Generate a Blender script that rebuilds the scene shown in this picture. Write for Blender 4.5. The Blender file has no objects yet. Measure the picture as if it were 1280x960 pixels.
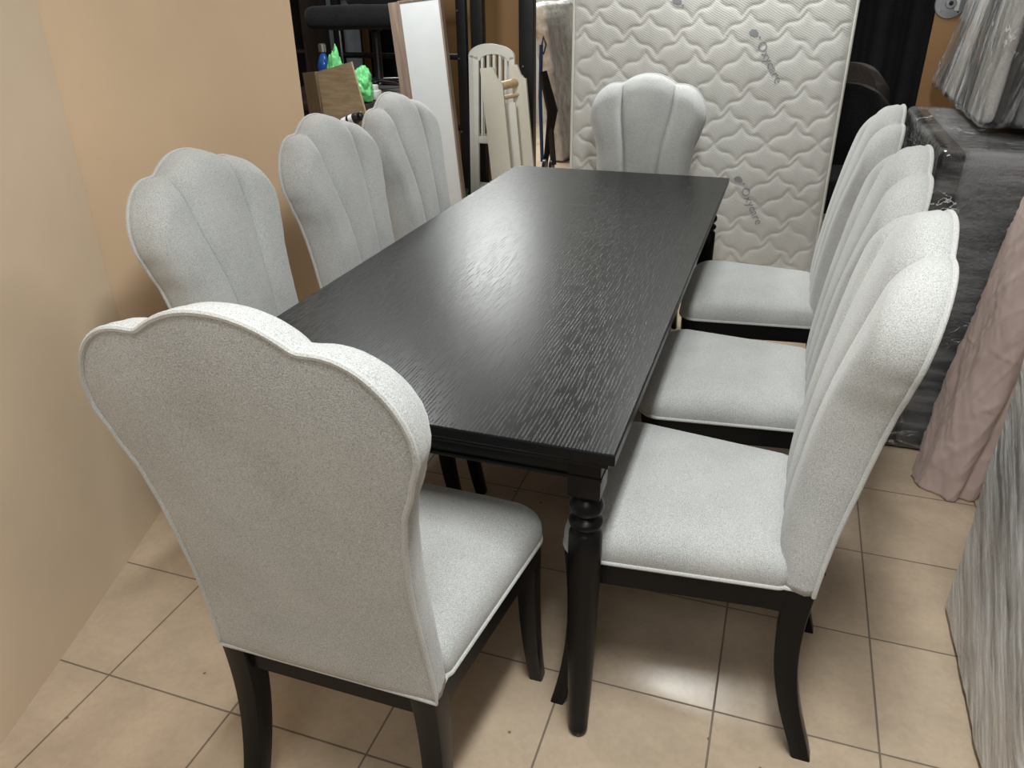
import bpy, bmesh, math, random
import numpy as np
from mathutils import Vector, Matrix, noise
PI = math.pi
random.seed(7)
scn = bpy.context.scene
COL = scn.collection

# ------------------------------------------------------------------ materials
def nmat(name):
    m = bpy.data.materials.new(name); m.use_nodes = True
    nt = m.node_tree; b = nt.nodes['Principled BSDF']
    return m, nt, b
def N(nt, t, **kw):
    n = nt.nodes.new(t)
    for k, v in kw.items():
        if k in n.inputs: n.inputs[k].default_value = v
        else: setattr(n, k, v)
    return n
def L(nt, a, b): nt.links.new(a, b)
def coords(nt, scale=(1, 1, 1), rot=(0, 0, 0)):
    t = N(nt, 'ShaderNodeTexCoord'); m = N(nt, 'ShaderNodeMapping')
    m.inputs['Scale'].default_value = scale; m.inputs['Rotation'].default_value = rot
    L(nt, t.outputs['Object'], m.inputs['Vector']); return m.outputs['Vector']
def coords_t(nt, scale, rot):
    t = N(nt, 'ShaderNodeTexCoord'); m = N(nt, 'ShaderNodeMapping', vector_type='TEXTURE')
    m.inputs['Scale'].default_value = [1/x for x in scale]; m.inputs['Rotation'].default_value = rot
    L(nt, t.outputs['Object'], m.inputs['Vector']); return m.outputs['Vector']
def noise_tex(nt, vec, scale, detail=3, rough=.5):
    n = N(nt, 'ShaderNodeTexNoise'); n.inputs['Scale'].default_value = scale
    n.inputs['Detail'].default_value = detail; n.inputs['Roughness'].default_value = rough
    L(nt, vec, n.inputs['Vector']); return n.outputs['Fac']
def ramp(nt, fac, stops):
    r = N(nt, 'ShaderNodeValToRGB'); e = r.color_ramp.elements
    while len(e) < len(stops): e.new(.5)
    for i, (p, c) in enumerate(stops):
        e[i].position = p; e[i].color = (c[0], c[1], c[2], 1) if hasattr(c, '__len__') else (c, c, c, 1)
    L(nt, fac, r.inputs['Fac']); return r.outputs['Color']
def bump(nt, b, h, strength, dist=.002, prev=None):
    n = N(nt, 'ShaderNodeBump'); n.inputs['Strength'].default_value = strength; n.inputs['Distance'].default_value = dist
    L(nt, h, n.inputs['Height'])
    if prev is not None: L(nt, prev, n.inputs['Normal'])
    L(nt, n.outputs['Normal'], b.inputs['Normal']); return n.outputs['Normal']
def simple(name, col, rough=.5, metal=0, var=.08, scale=12, spec=.5, bmp=.15, bscale=60, coat=0):
    m, nt, b = nmat(name); v = coords(nt)
    c = [max(0, x*(1-var)) for x in col], [min(1, x*(1+var)) for x in col]
    L(nt, ramp(nt, noise_tex(nt, v, scale), [(.3, c[0]), (.7, c[1])]), b.inputs['Base Color'])
    b.inputs['Roughness'].default_value = rough; b.inputs['Metallic'].default_value = metal
    b.inputs['Specular IOR Level'].default_value = spec
    b.inputs['Coat Weight'].default_value = coat
    if bmp: bump(nt, b, noise_tex(nt, v, bscale), bmp, .001)
    return m

def fabric_mat(name, dark, light, s=330, bstr=.5, sheen=.25):
    m, nt, b = nmat(name); v = coords(nt)
    f1 = noise_tex(nt, v, s, 2, .6); f2 = noise_tex(nt, v, 7, 3)
    mx = N(nt, 'ShaderNodeMath', operation='MULTIPLY_ADD'); mx.inputs[1].default_value = .82
    L(nt, f1, mx.inputs[0]); mm = N(nt, 'ShaderNodeMath', operation='MULTIPLY'); mm.inputs[1].default_value = .18
    L(nt, f2, mm.inputs[0]); L(nt, mm.outputs[0], mx.inputs[2])
    L(nt, ramp(nt, mx.outputs[0], [(.36, dark), (.60, light)]), b.inputs['Base Color'])
    b.inputs['Roughness'].default_value = .95; b.inputs['Specular IOR Level'].default_value = .15
    b.inputs['Sheen Weight'].default_value = sheen; b.inputs['Sheen Roughness'].default_value = .5
    vo = N(nt, 'ShaderNodeTexVoronoi'); vo.inputs['Scale'].default_value = s*.9; L(nt, v, vo.inputs['Vector'])
    bump(nt, b, vo.outputs['Distance'], bstr, .0012)
    return m
M = {}
M['fabric'] = fabric_mat('heathered_grey_weave', (.29, .295, .295), (.53, .535, .53), 560, .35)
M['piping'] = fabric_mat('grey_piping_weave', (.36, .36, .355), (.54, .54, .53), 620, .3)
M['black_wood'] = simple('black_lacquered_wood', (.0045, .0045, .005), .32, spec=.17, bmp=.1, bscale=40)
# table top: open-grain black stained oak
m, nt, b = nmat('black_stained_open_grain_oak')
w = N(nt, 'ShaderNodeTexWave', wave_type='BANDS', bands_direction='X'); w.inputs['Scale'].default_value = 42
w.inputs['Distortion'].default_value = 26; w.inputs['Detail'].default_value = 1.5; w.inputs['Detail Scale'].default_value = .11; w.inputs['Detail Roughness'].default_value = .45
L(nt, coords(nt, (1, .22, 1)), w.inputs['Vector'])
dash = ramp(nt, noise_tex(nt, coords(nt, (1, .07, 1)), 240, 3, .6), [(.46, 0), (.58, 1)])
lines = ramp(nt, w.outputs['Fac'], [(.55, 0), (.9, 1)])
mu = N(nt, 'ShaderNodeMath', operation='MULTIPLY'); L(nt, dash, mu.inputs[0]); L(nt, lines, mu.inputs[1])
L(nt, ramp(nt, mu.outputs[0], [(0, (.0038, .0042, .0046)), (1, (.024, .025, .025))]), b.inputs['Base Color'])
rr = N(nt, 'ShaderNodeMapRange'); rr.inputs['To Min'].default_value = .29; rr.inputs['To Max'].default_value = .44
L(nt, mu.outputs[0], rr.inputs['Value']); L(nt, rr.outputs[0], b.inputs['Roughness'])
b.inputs['Specular IOR Level'].default_value = .2
bump(nt, b, mu.outputs[0], .45, .0005)
M['table_top'] = m
# floor tiles
m, nt, b = nmat('beige_ceramic_floor_tiles')
t = N(nt, 'ShaderNodeTexCoord'); mp = N(nt, 'ShaderNodeMapping'); L(nt, t.outputs['Object'], mp.inputs['Vector'])
S = .3412
mp.inputs['Location'].default_value = (-.215+10*S, -1.2254+20*S, 0)
br = N(nt, 'ShaderNodeTexBrick', offset=0.0, squash=1.0)
br.inputs['Scale'].default_value = 1; br.inputs['Brick Width'].default_value = S; br.inputs['Row Height'].default_value = S
br.inputs['Mortar Size'].default_value = .0026; br.inputs['Mortar Smooth'].default_value = .3; br.inputs['Bias'].default_value = 0
br.inputs['Color1'].default_value = (.49, .385, .285, 1); br.inputs['Color2'].default_value = (.53, .42, .315, 1); br.inputs['Mortar'].default_value = (.19, .15, .115, 1)
L(nt, mp.outputs[0], br.inputs['Vector'])
n1 = noise_tex(nt, coords(nt), 5, 5, .6); n2 = noise_tex(nt, coords(nt), 60, 3, .6)
mx = N(nt, 'ShaderNodeMix', data_type='RGBA', blend_type='MULTIPLY'); mx.inputs[0].default_value = 1
L(nt, br.outputs['Color'], mx.inputs[6]); L(nt, ramp(nt, n1, [(.3, (.84, .83, .82)), (.65, (1.08, 1.07, 1.06))]), mx.inputs[7])
mx2 = N(nt, 'ShaderNodeMix', data_type='RGBA', blend_type='MULTIPLY'); mx2.inputs[0].default_value = 1
L(nt, mx.outputs[2], mx2.inputs[6]); L(nt, ramp(nt, n2, [(.3, (.95, .95, .95)), (.6, (1.02, 1.02, 1.02))]), mx2.inputs[7])
# small dirt specks
sp = N(nt, 'ShaderNodeTexVoronoi'); sp.inputs['Scale'].default_value = 9; sp.inputs['Randomness'].default_value = 1; L(nt, coords(nt), sp.inputs['Vector'])
mx3 = N(nt, 'ShaderNodeMix', data_type='RGBA'); L(nt, ramp(nt, sp.outputs['Distance'], [(.03, 1), (.05, 0)]), mx3.inputs[0])
L(nt, mx2.outputs[2], mx3.inputs[6]); mx3.inputs[7].default_value = (.2, .14, .09, 1)
L(nt, mx3.outputs[2], b.inputs['Base Color'])
rr = N(nt, 'ShaderNodeMapRange'); rr.inputs['To Min'].default_value = .26; rr.inputs['To Max'].default_value = .8
L(nt, br.outputs['Fac'], rr.inputs['Value']); L(nt, rr.outputs[0], b.inputs['Roughness'])
iv = N(nt, 'ShaderNodeMath', operation='SUBTRACT'); iv.inputs[0].default_value = 1; L(nt, br.outputs['Fac'], iv.inputs[1])
nb = bump(nt, b, iv.outputs[0], .6, .002); bump(nt, b, noise_tex(nt, coords(nt), 14, 2), .12, .004, nb)
M['tiles'] = m
# fibreboard
def board(name, c, var=.06):
    m, nt, b = nmat(name); v = coords(nt, (1, 1, 1))
    L(nt, ramp(nt, noise_tex(nt, v, 1.6, 5, .6), [(.3, [x*(1-var) for x in c]), (.7, [x*(1+var) for x in c])]), b.inputs['Base Color'])
    b.inputs['Roughness'].default_value = .6; b.inputs['Specular IOR Level'].default_value = .3
    bump(nt, b, noise_tex(nt, v, 260, 2), .15, .0005); return m
M['mdf'] = board('brown_fibreboard', (.68, .495, .33)); M['mdf2'] = board('paler_fibreboard', (.69, .545, .395))
M['mdf3'] = board('warm_brown_fibreboard', (.42, .24, .11))
def wood(name, a, c, sc=(1, 1, .08), scale=60, rough=.5):
    m, nt, b = nmat(name); v = coords(nt, sc)
    L(nt, ramp(nt, noise_tex(nt, v, scale, 4, .65), [(.35, a), (.65, c)]), b.inputs['Base Color'])
    b.inputs['Roughness'].default_value = rough; bump(nt, b, noise_tex(nt, v, scale*2, 3), .15, .001); return m
M['oak'] = wood('oak_effect_board', (.33, .24, .15), (.50, .37, .24)); M['oak_x'] = wood('oak_effect_board_cross', (.40, .29, .18), (.58, .43, .27), (.1, 1, 1), 60)
M['walnut'] = wood('greyish_oak_frame', (.24, .17, .13), (.36, .27, .21)); M['darkwood'] = wood('dark_brown_board', (.015, .011, .009), (.035, .026, .022), rough=.35)
M['beech'] = wood('beech_dowel', (.50, .36, .2), (.66, .5, .32), (.1, 1, 1))
M['white_panel'] = simple('white_melamine', (.80, .82, .84), .4, var=.02)
M['white_paint'] = simple('white_painted_wood', (.78, .76, .70), .4, var=.03)
M['cream_paint'] = simple('cream_painted_wood', (.74, .70, .60), .45, var=.03)
M['black_metal'] = simple('black_powder_coated_metal', (.010, .010, .011), .4, var=.2)
M['black_gloss'] = simple('black_gloss_laminate', (.006, .006, .007), .12, var=.1, bmp=.03, bscale=4)
M['black_cloth'] = fabric_mat('black_cloth', (.006, .006, .008), (.018, .018, .02), 200, .3, .1)
M['brown_cloth'] = fabric_mat('brown_cloth', (.035, .028, .024), (.07, .055, .048), 200, .3, .1)
M['chrome'] = simple('chrome', (.7, .7, .72), .15, 1, bmp=0)
M['steel'] = simple('brushed_steel', (.42, .44, .47), .35, 1, bmp=.1)
M['dark_plastic'] = simple('dark_plastic', (.012, .012, .014), .35)
M['blue_plastic'] = simple('blue_plastic', (.01, .05, .16), .3)
M['green_plastic'] = simple('green_plastic', (.05, .22, .12), .4)
M['green_film'] = simple('green_bag_film', (.16, .62, .22), .4, var=.15, bmp=.5, bscale=25)
M['white_plastic'] = simple('white_plastic', (.75, .76, .76), .35)
M['wall_paint'] = simple('grey_wall_paint', (.40, .38, .35), .8, var=.03)
M['ceiling_paint'] = simple('white_ceiling_paint', (.68, .67, .655), .85, var=.02)
M['grey_up'] = fabric_mat('mid_grey_upholstery', (.18, .18, .187), (.27, .27, .28), 400, .3, .2)
M['grey_dark_up'] = fabric_mat('charcoal_upholstery', (.05, .05, .055), (.10, .10, .105), 160, .4, .2)
M['black_up'] = fabric_mat('black_brown_leatherette', (.008, .006, .006), (.016, .013, .013), 60, .3, .05)
M['pale_up'] = fabric_mat('pale_greige_upholstery', (.52, .50, .475), (.66, .635, .61), 200, .4, .1)
# mauve crumpled cotton
m, nt, b = nmat('mauve_crumpled_cotton'); v = coords(nt)
L(nt, ramp(nt, noise_tex(nt, v, 5, 3), [(.3, (.44, .33, .30)), (.7, (.54, .42, .385))]), b.inputs['Base Color'])
b.inputs['Roughness'].default_value = .85; b.inputs['Sheen Weight'].default_value = .15
n1 = N(nt, 'ShaderNodeTexNoise', noise_type='RIDGED_MULTIFRACTAL'); n1.inputs['Scale'].default_value = 7; n1.inputs['Detail'].default_value = 4; n1.inputs['Distortion'].default_value = 1.2
L(nt, coords(nt, (1, 1, 1.9), (.5, .4, 0)), n1.inputs['Vector'])
bump(nt, b, n1.outputs['Fac'], .7, .007); M['mauve'] = m
# mattress ticking
m, nt, b = nmat('quilted_mattress_ticking'); v = coords(nt)
L(nt, ramp(nt, noise_tex(nt, v, 3, 4, .6), [(.28, (.54, .535, .51)), (.6, (.63, .625, .60))]), b.inputs['Base Color'])
b.inputs['Roughness'].default_value = .9; b.inputs['Specular IOR Level'].default_value = .2
w = N(nt, 'ShaderNodeTexWave', wave_type='BANDS', bands_direction='X'); w.inputs['Scale'].default_value = 38; w.inputs['Distortion'].default_value = 4; w.inputs['Detail'].default_value = 2
w.inputs['Detail Scale'].default_value = .6
L(nt, coords(nt, (1, 1, 1), (0, math.radians(62), 0)), w.inputs['Vector'])
bump(nt, b, w.outputs['Fac'], .22, .0016); M['ticking'] = m
M['tape'] = simple('mattress_edge_tape', (.66, .65, .60), .8, var=.03)
M['print'] = simple('grey_printed_ink', (.27, .28, .31), .9, var=.1, bmp=0)
# clear stretch film
def film(name, sc, rot=(0, 0, 0), milk=(.03, .38), rough=.06, dist=.008, strength=.9, tint=(.85, .86, .88), lo=.52, hi=.78):
    m, nt, b = nmat(name); v = coords_t(nt, sc, rot)
    f = noise_tex(nt, v, 9, 5, .62); f2 = noise_tex(nt, coords(nt), 38, 3, .6)
    mk = N(nt, 'ShaderNodeMapRange'); mk.inputs['From Min'].default_value = lo; mk.inputs['From Max'].default_value = hi
    mk.inputs['To Min'].default_value = milk[0]; mk.inputs['To Max'].default_value = milk[1]; L(nt, f, mk.inputs['Value'])
    b.inputs['Base Color'].default_value = (*tint, 1); b.inputs['Roughness'].default_value = rough
    b.inputs['Specular IOR Level'].default_value = .8
    rd = N(nt, 'ShaderNodeTexNoise'); rd.inputs['Scale'].default_value = 16; rd.inputs['Detail'].default_value = 3; rd.inputs['Distortion'].default_value = .6
    L(nt, coords_t(nt, [x**.6 for x in sc], rot), rd.inputs['Vector'])
    cr = ramp(nt, rd.outputs['Fac'], [(.485, 0), (.498, 1), (.502, 1), (.515, 0)])   # thin crease lines, their white glints put into the colour
    pm = ramp(nt, noise_tex(nt, coords(nt), 5, 2), [(.52, 0), (.62, 1)])
    cm = N(nt, 'ShaderNodeMath', operation='MULTIPLY'); L(nt, cr, cm.inputs[0]); L(nt, pm, cm.inputs[1])
    cf = N(nt, 'ShaderNodeMath', operation='MULTIPLY'); cf.inputs[1].default_value = .75; L(nt, cm.outputs[0], cf.inputs[0])
    mxk = N(nt, 'ShaderNodeMath', operation='MAXIMUM'); L(nt, mk.outputs[0], mxk.inputs[0]); L(nt, cf.outputs[0], mxk.inputs[1])
    n1 = bump(nt, b, f, strength, dist); n2 = bump(nt, b, f2, .7, .005, n1)
    gl = N(nt, 'ShaderNodeBsdfGlossy'); gl.inputs['Roughness'].default_value = rough; gl.inputs['Color'].default_value = (1, 1, 1, 1); L(nt, n2, gl.inputs['Normal'])
    tr = N(nt, 'ShaderNodeBsdfTransparent'); tr.inputs['Color'].default_value = (.97, .97, .97, 1)
    fr = N(nt, 'ShaderNodeFresnel'); fr.inputs['IOR'].default_value = 1.5; L(nt, n2, fr.inputs['Normal'])
    a = N(nt, 'ShaderNodeMixShader'); L(nt, fr.outputs[0], a.inputs[0]); L(nt, tr.outputs[0], a.inputs[1]); L(nt, gl.outputs[0], a.inputs[2])
    c = N(nt, 'ShaderNodeMixShader'); L(nt, mxk.outputs[0], c.inputs[0]); L(nt, a.outputs[0], c.inputs[1]); L(nt, b.outputs[0], c.inputs[2])
    L(nt, c.outputs[0], nt.nodes['Material Output'].inputs['Surface']); return m
M['film_v'] = film('stretch_film_vertical_creases', (3.5, 3.5, .4), (0, .15, 0), (.04, .6), strength=.7)
M['film_h'] = film('stretch_film_horizontal_creases', (.5, .5, 3), (0, 0, 0), (.03, .24), strength=.16, lo=.46)
M['film_d'] = film('stretch_film_diagonal_creases', (1, 5, .45), (-1.0, 0, 0), (.16, .85), strength=.45, lo=.34, hi=.62)
M['film_t'] = film('stretch_film_tight_top', (1, 3, 1), (0, 0, .5), (.08, .8), lo=.42)
# clear bottle
m, nt, b = nmat('clear_blue_bottle'); b.inputs['Base Color'].default_value = (.03, .12, .45, 1); b.inputs['Roughness'].default_value = .1
b.inputs['Transmission Weight'].default_value = .4
L(nt, ramp(nt, noise_tex(nt, coords(nt), 8), [(.3, (.02, .09, .38)), (.7, (.04, .16, .5))]), b.inputs['Base Color']); M['bottle'] = m
m, nt, b = nmat('lamp_diffuser'); b.inputs['Emission Color'].default_value = (1, .98, .95, 1); b.inputs['Emission Strength'].default_value = 3; M['lamp'] = m

# ------------------------------------------------------------------ geometry helpers
def mk(name, verts, faces, mat, parent=None, smooth=True, autos=None):
    me = bpy.data.meshes.new(name); me.from_pydata([tuple(v) for v in verts], [], [tuple(f) for f in faces]); me.update()
    bm = bmesh.new(); bm.from_mesh(me); bmesh.ops.recalc_face_normals(bm, faces=bm.faces); bm.to_mesh(me); bm.free()
    for p in me.polygons: p.use_smooth = smooth
    if autos and smooth: me.set_sharp_from_angle(angle=math.radians(autos))
    me.materials.append(mat)
    o = bpy.data.objects.new(name, me); COL.objects.link(o)
    if parent is not None: o.parent = parent
    return o
class MB:
    def __init__(s): s.v = []; s.f = []
    def add(s, vs, fs):
        n = len(s.v); s.v += [tuple(v) for v in vs]; s.f += [tuple(i+n for i in f) for f in fs]; return s
    def box(s, x0, x1, y0, y1, z0, z1, bv=.003, M4=None):
        bm = bmesh.new(); bmesh.ops.create_cube(bm, size=1)
        for v in bm.verts: v.co = Vector(((x0+x1)/2+v.co.x*(x1-x0), (y0+y1)/2+v.co.y*(y1-y0), (z0+z1)/2+v.co.z*(z1-z0)))
        if bv: bmesh.ops.bevel(bm, geom=bm.edges[:], offset=min(bv, .45*min(abs(x1-x0), abs(y1-y0), abs(z1-z0))), segments=2, profile=.6, affect='EDGES')
        if M4 is not None: bm.transform(M4)
        bm.verts.index_update(); s.add([v.co[:] for v in bm.verts], [[v.index for v in f.verts] for f in bm.faces]); bm.free(); return s
    def tube(s, pts, r, n=8, closed=False, cap=True):
        pts = [Vector(p) for p in pts]; k = len(pts); rs = r if hasattr(r, '__len__') else [r]*k
        tg = []
        for i in range(k):
            a = pts[(i-1) % k] if closed or i else pts[0]; b_ = pts[(i+1) % k] if closed or i < k-1 else pts[-1]
            tg.append((b_-a).normalized() if (b_-a).length > 1e-9 else Vector((0, 0, 1)))
        up = Vector((0, 0, 1)) if abs(tg[0].z) < .9 else Vector((1, 0, 0)); u = (up-tg[0]*up.dot(tg[0])).normalized(); vs = []
        for i in range(k):
            u = (u-tg[i]*u.dot(tg[i])); u = u.normalized() if u.length > 1e-6 else tg[i].orthogonal().normalized(); w = tg[i].cross(u)
            for j in range(n): a = 2*PI*j/n; vs.append(pts[i]+(u*math.cos(a)+w*math.sin(a))*rs[i])
        fs = []
        for i in range(k if closed else k-1):
            for j in range(n): fs.append((i*n+j, i*n+(j+1) % n, ((i+1) % k)*n+(j+1) % n, ((i+1) % k)*n+j))
        if cap and not closed: fs += [tuple(range(n))[::-1], tuple((k-1)*n+j for j in range(n))]
        return s.add(vs, fs)
    def lathe(s, prof, c=(0, 0, 0), n=32):
        vs = []; fs = []
        for (r, z) in prof:
            for j in range(n): a = 2*PI*j/n; vs.append((c[0]+r*math.cos(a), c[1]+r*math.sin(a), c[2]+z))
        for i in range(len(prof)-1):
            for j in range(n): fs.append((i*n+j, i*n+(j+1) % n, (i+1)*n+(j+1) % n, (i+1)*n+j))
        fs += [tuple(range(n))[::-1], tuple((len(prof)-1)*n+j for j in range(n))]
        return s.add(vs, fs)
    def sections(s, rings, cap=True):
        n = len(rings[0]); vs = [v for r in rings for v in r]; fs = []
        for i in range(len(rings)-1):
            for j in range(n): fs.append((i*n+j, i*n+(j+1) % n, (i+1)*n+(j+1) % n, (i+1)*n+j))
        if cap: fs += [tuple(range(n))[::-1], tuple((len(rings)-1)*n+j for j in range(n))]
        return s.add(vs, fs)
    def prism(s, poly, z0, z1, axis='z', bv=0):
        f = {'z': lambda a, b_, c: (a, b_, c), 'y': lambda a, b_, c: (a, c, b_), 'x': lambda a, b_, c: (c, a, b_)}[axis]
        return s.sections([[f(a, b_, z0) for a, b_ in poly], [f(a, b_, z1) for a, b_ in poly]])
    def build(s, name, mat, parent=None, smooth=True, autos=40): return mk(name, s.v, s.f, mat, parent, smooth, autos)
def tag(o, label=None, cat=None, group=None, kind=None):
    if label: o['label'] = label
    if cat: o['category'] = cat
    if group: o['group'] = group
    if kind: o['kind'] = kind
    return o
def thing(name, label, cat, loc=(0, 0, 0), rz=0, group=None):
    o = bpy.data.objects.new(name, None); COL.objects.link(o); o.location = loc; o.rotation_euler = (0, 0, rz); o.empty_display_size = .1
    return tag(o, label, cat, group)
def copy_tree(o, parent=None):
    c = o.copy(); COL.objects.link(c)
    if parent is not None: c.parent = parent
    for ch in [x for x in bpy.data.objects if x.parent == o]: copy_tree(ch, c)
    return c
def struct(name, mb, mat, smooth=True):
    o = mb.build(name, mat, None, smooth); o['kind'] = 'structure'; return o
def rrect(x0, x1, y0, y1, r, n=5):
    p = []
    for cx, cy, a0 in ((x1-r, y1-r, 0), (x0+r, y1-r, 90), (x0+r, y0+r, 180), (x1-r, y0+r, 270)):
        for i in range(n+1): a = math.radians(a0+90*i/n); p.append((cx+r*math.cos(a), cy+r*math.sin(a)))
    return p
def displaced(o, amp, sc, aniso=(1, 1, 1), seed=0):
    me = o.data
    for v in me.vertices:
        p = Vector((v.co.x*sc*aniso[0]+seed, v.co.y*sc*aniso[1], v.co.z*sc*aniso[2]))
        v.co += v.normal*amp*noise.fractal(p, .8, 2.1, 3)
    me.update(); return o
def dense_box(x0, x1, y0, y1, z0, z1, step, r=.02):
    """closed box with rounded edges and fine faces"""
    bm = bmesh.new(); bmesh.ops.create_cube(bm, size=1)
    for v in bm.verts: v.co = Vector(((x0+x1)/2+v.co.x*(x1-x0), (y0+y1)/2+v.co.y*(y1-y0), (z0+z1)/2+v.co.z*(z1-z0)))
    for ax, (a, c) in enumerate(((x0, x1), (y0, y1), (z0, z1))):
        n = max(1, int((c-a)/step)); cuts = [a+(c-a)*i/n for i in range(1, n)]+[a+r*.35, a+r, c-r, c-r*.35]
        for q in cuts:
            co = [0, 0, 0]; no = [0, 0, 0]; co[ax] = q; no[ax] = 1
            bmesh.ops.bisect_plane(bm, geom=bm.verts[:]+bm.edges[:]+bm.faces[:], plane_co=co, plane_no=no, dist=1e-5)
    for v in bm.verts:
        q = Vector((min(max(v.co.x, x0+r), x1-r), min(max(v.co.y, y0+r), y1-r), min(max(v.co.z, z0+r), z1-r)))
        d = v.co-q
        if d.length > r: v.co = q+d.normalized()*r
    mb = MB(); bm.verts.index_update(); mb.add([v.co[:] for v in bm.verts], [[v.index for v in f.verts] for f in bm.faces]); bm.free(); return mb

# ------------------------------------------------------------------ room
struct('floor', MB().box(-6, 2.6, -3, 8, -.1, 0, 0), M['tiles'], False)
struct('ceiling', MB().box(-6, 2.6, -3, 8, 2.75, 2.85, 0), M['ceiling_paint'], False)
struct('wall_right', MB().box(2.5, 2.6, -3, 8, 0, 2.75, 0), M['wall_paint'], False)
struct('wall_back', MB().box(-6, 2.6, 7.9, 8, 0, 2.75, 0), M['wall_paint'], False)
struct('wall_front', MB().box(-6, 2.6, -3.1, -3, 0, 2.75, 0), M['wall_paint'], False)
struct('wall_far_left', MB().box(-6.1, -6, -3, 8, 0, 2.75, 0), M['wall_paint'], False)
# fibreboard partition on the left: far sheet parallel to the table, near sheet angled in
struct('wall_left', MB().box(-1.525, -1.507, .465, 1.525, 0, 2.35, .001), M['mdf'], True)
def sheet(p0, p1, th, h, bow=.012, n=24, m=16):
    a = Vector(p0); c = Vector(p1); d = (c-a); nrm = Vector((-d.y, d.x, 0)).normalized(); mb = MB(); rows = []
    for side in (0, 1):
        vs = []
        for j in range(m+1):
            for i in range(n+1):
                t_ = i/n; z = h*j/m; k = bow*math.sin(PI*t_)*(1+.3*math.sin(2.2*z+1))
                q = a+d*t_+nrm*(k+side*th); vs.append((q.x, q.y, z))
        fs = [(j*(n+1)+i, j*(n+1)+i+1, (j+1)*(n+1)+i+1, (j+1)*(n+1)+i) for j in range(m) for i in range(n)]
        rows.append((vs, fs))
    for vs, fs in rows: mb.add(vs, fs)
    o = (n+1)*(m+1)
    bl = [i for i in range(n+1)]+[j*(n+1)+n for j in range(1, m+1)]+[m*(n+1)+i for i in range(n-1, -1, -1)]+[j*(n+1) for j in range(m-1, 0, -1)]
    mb.f += [(bl[k], bl[(k+1) % len(bl)], bl[(k+1) % len(bl)]+o, bl[k]+o) for k in range(len(bl))]
    return mb
struct('wall_near_left', sheet((-1.50, .47, 0), (-.985, -1.20, 0), -.016, 2.35), M['mdf2'])

# ------------------------------------------------------------------ dining chair
ZP = .43          # seat seam height
def rearY(z):
    t_ = max(0, (z-ZP)/.67); return -.235-.03*min(1, t_*3)*t_-.078*t_**1.15
WP = [(.42, .203), (.47, .201), (.55, .196), (.63, .193), (.70, .194), (.76, .198), (.82, .207), (.88, .227), (.93, .243), (.97, .249), (1.2, .250)]
def halfw(z):
    for (a, wa), (c, wc) in zip(WP, WP[1:]):
        if z <= c:
            t_ = (z-a)/(c-a); t_ = max(0, t_); t_ = t_*t_*(3-2*t_)*.5+t_*.5; return wa+(wc-wa)*t_
    return .250
S0 = .435
def ztop(s):
    s = abs(s); d = min(.035, 1-s)
    return (ztop0(abs(s-d))+2*ztop0(abs(s-d/2))+2*ztop0(s)+2*ztop0(s+d/2)+ztop0(s+d))/8 if d > 0 else ztop0(s)
def ztop0(s):
    s = min(1, s)
    if s < S0: return 1.098-.038*(s/S0)**2.15
    pk = .55
    if s < pk: return 1.0598-.0008*((pk-s)/(pk-S0))**2
    t_ = (s-pk)/(1-pk); return .905+.1548*math.sqrt(max(0, 1-t_**2.0))
def back_cols():
    c = [S0*math.sin(PI/2*i/14) for i in range(0, 15)]+[S0+(1-S0)*(1-math.cos(PI*i/18))/2 for i in range(1, 19)]
    return [-x for x in c[:0:-1]]+c
SV = back_cols()
VV = [i/30*.9 for i in range(30)]+[.9+.1*math.sin(PI/2*i/9) for i in range(10)]
def back_xz(s, v):
    zt = ztop(s); z = ZP+(zt-ZP)*v; w_ = halfw(z)
    su = .24+(S0-.24)*min(1, (z-ZP)/.62)**.8
    a = abs(s); u = a/S0*su if a < S0 else su+(a-S0)/(1-S0)*(1-su)
    return math.copysign(1, s)*u*w_ if s else 0, z
def back_depth(s, v):
    x, z = back_xz(s, v); w_ = halfw(z); a = abs(s)
    de = (w_-abs(x)); dt = (ztop(s)-z)
    R = .055; re = min(1, max(0, de/R)); rt = min(1, max(0, dt/.05))
    re = math.sqrt(1-(1-re)**2); rt = math.sqrt(1-(1-rt)**2); rd = re*rt
    D = .062+.026*math.sin(PI*min(1, max(0, (z-.45)/.62)))**.8+.008
    if a < S0: pf = max(0, 1-(a/S0)**4.2)**.6
    else:
        q = min(1, (a-S0)/(.36*(1-S0))); pf = max(0, 1-(1-q)**3.2)**.55
    P = .018*min(1, .45+(z-ZP)/.4)+.012*max(0, min(1, (z-.72)/.3))
    side = .034
    return side+(D-side-P)*rd+P*pf*rd
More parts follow.
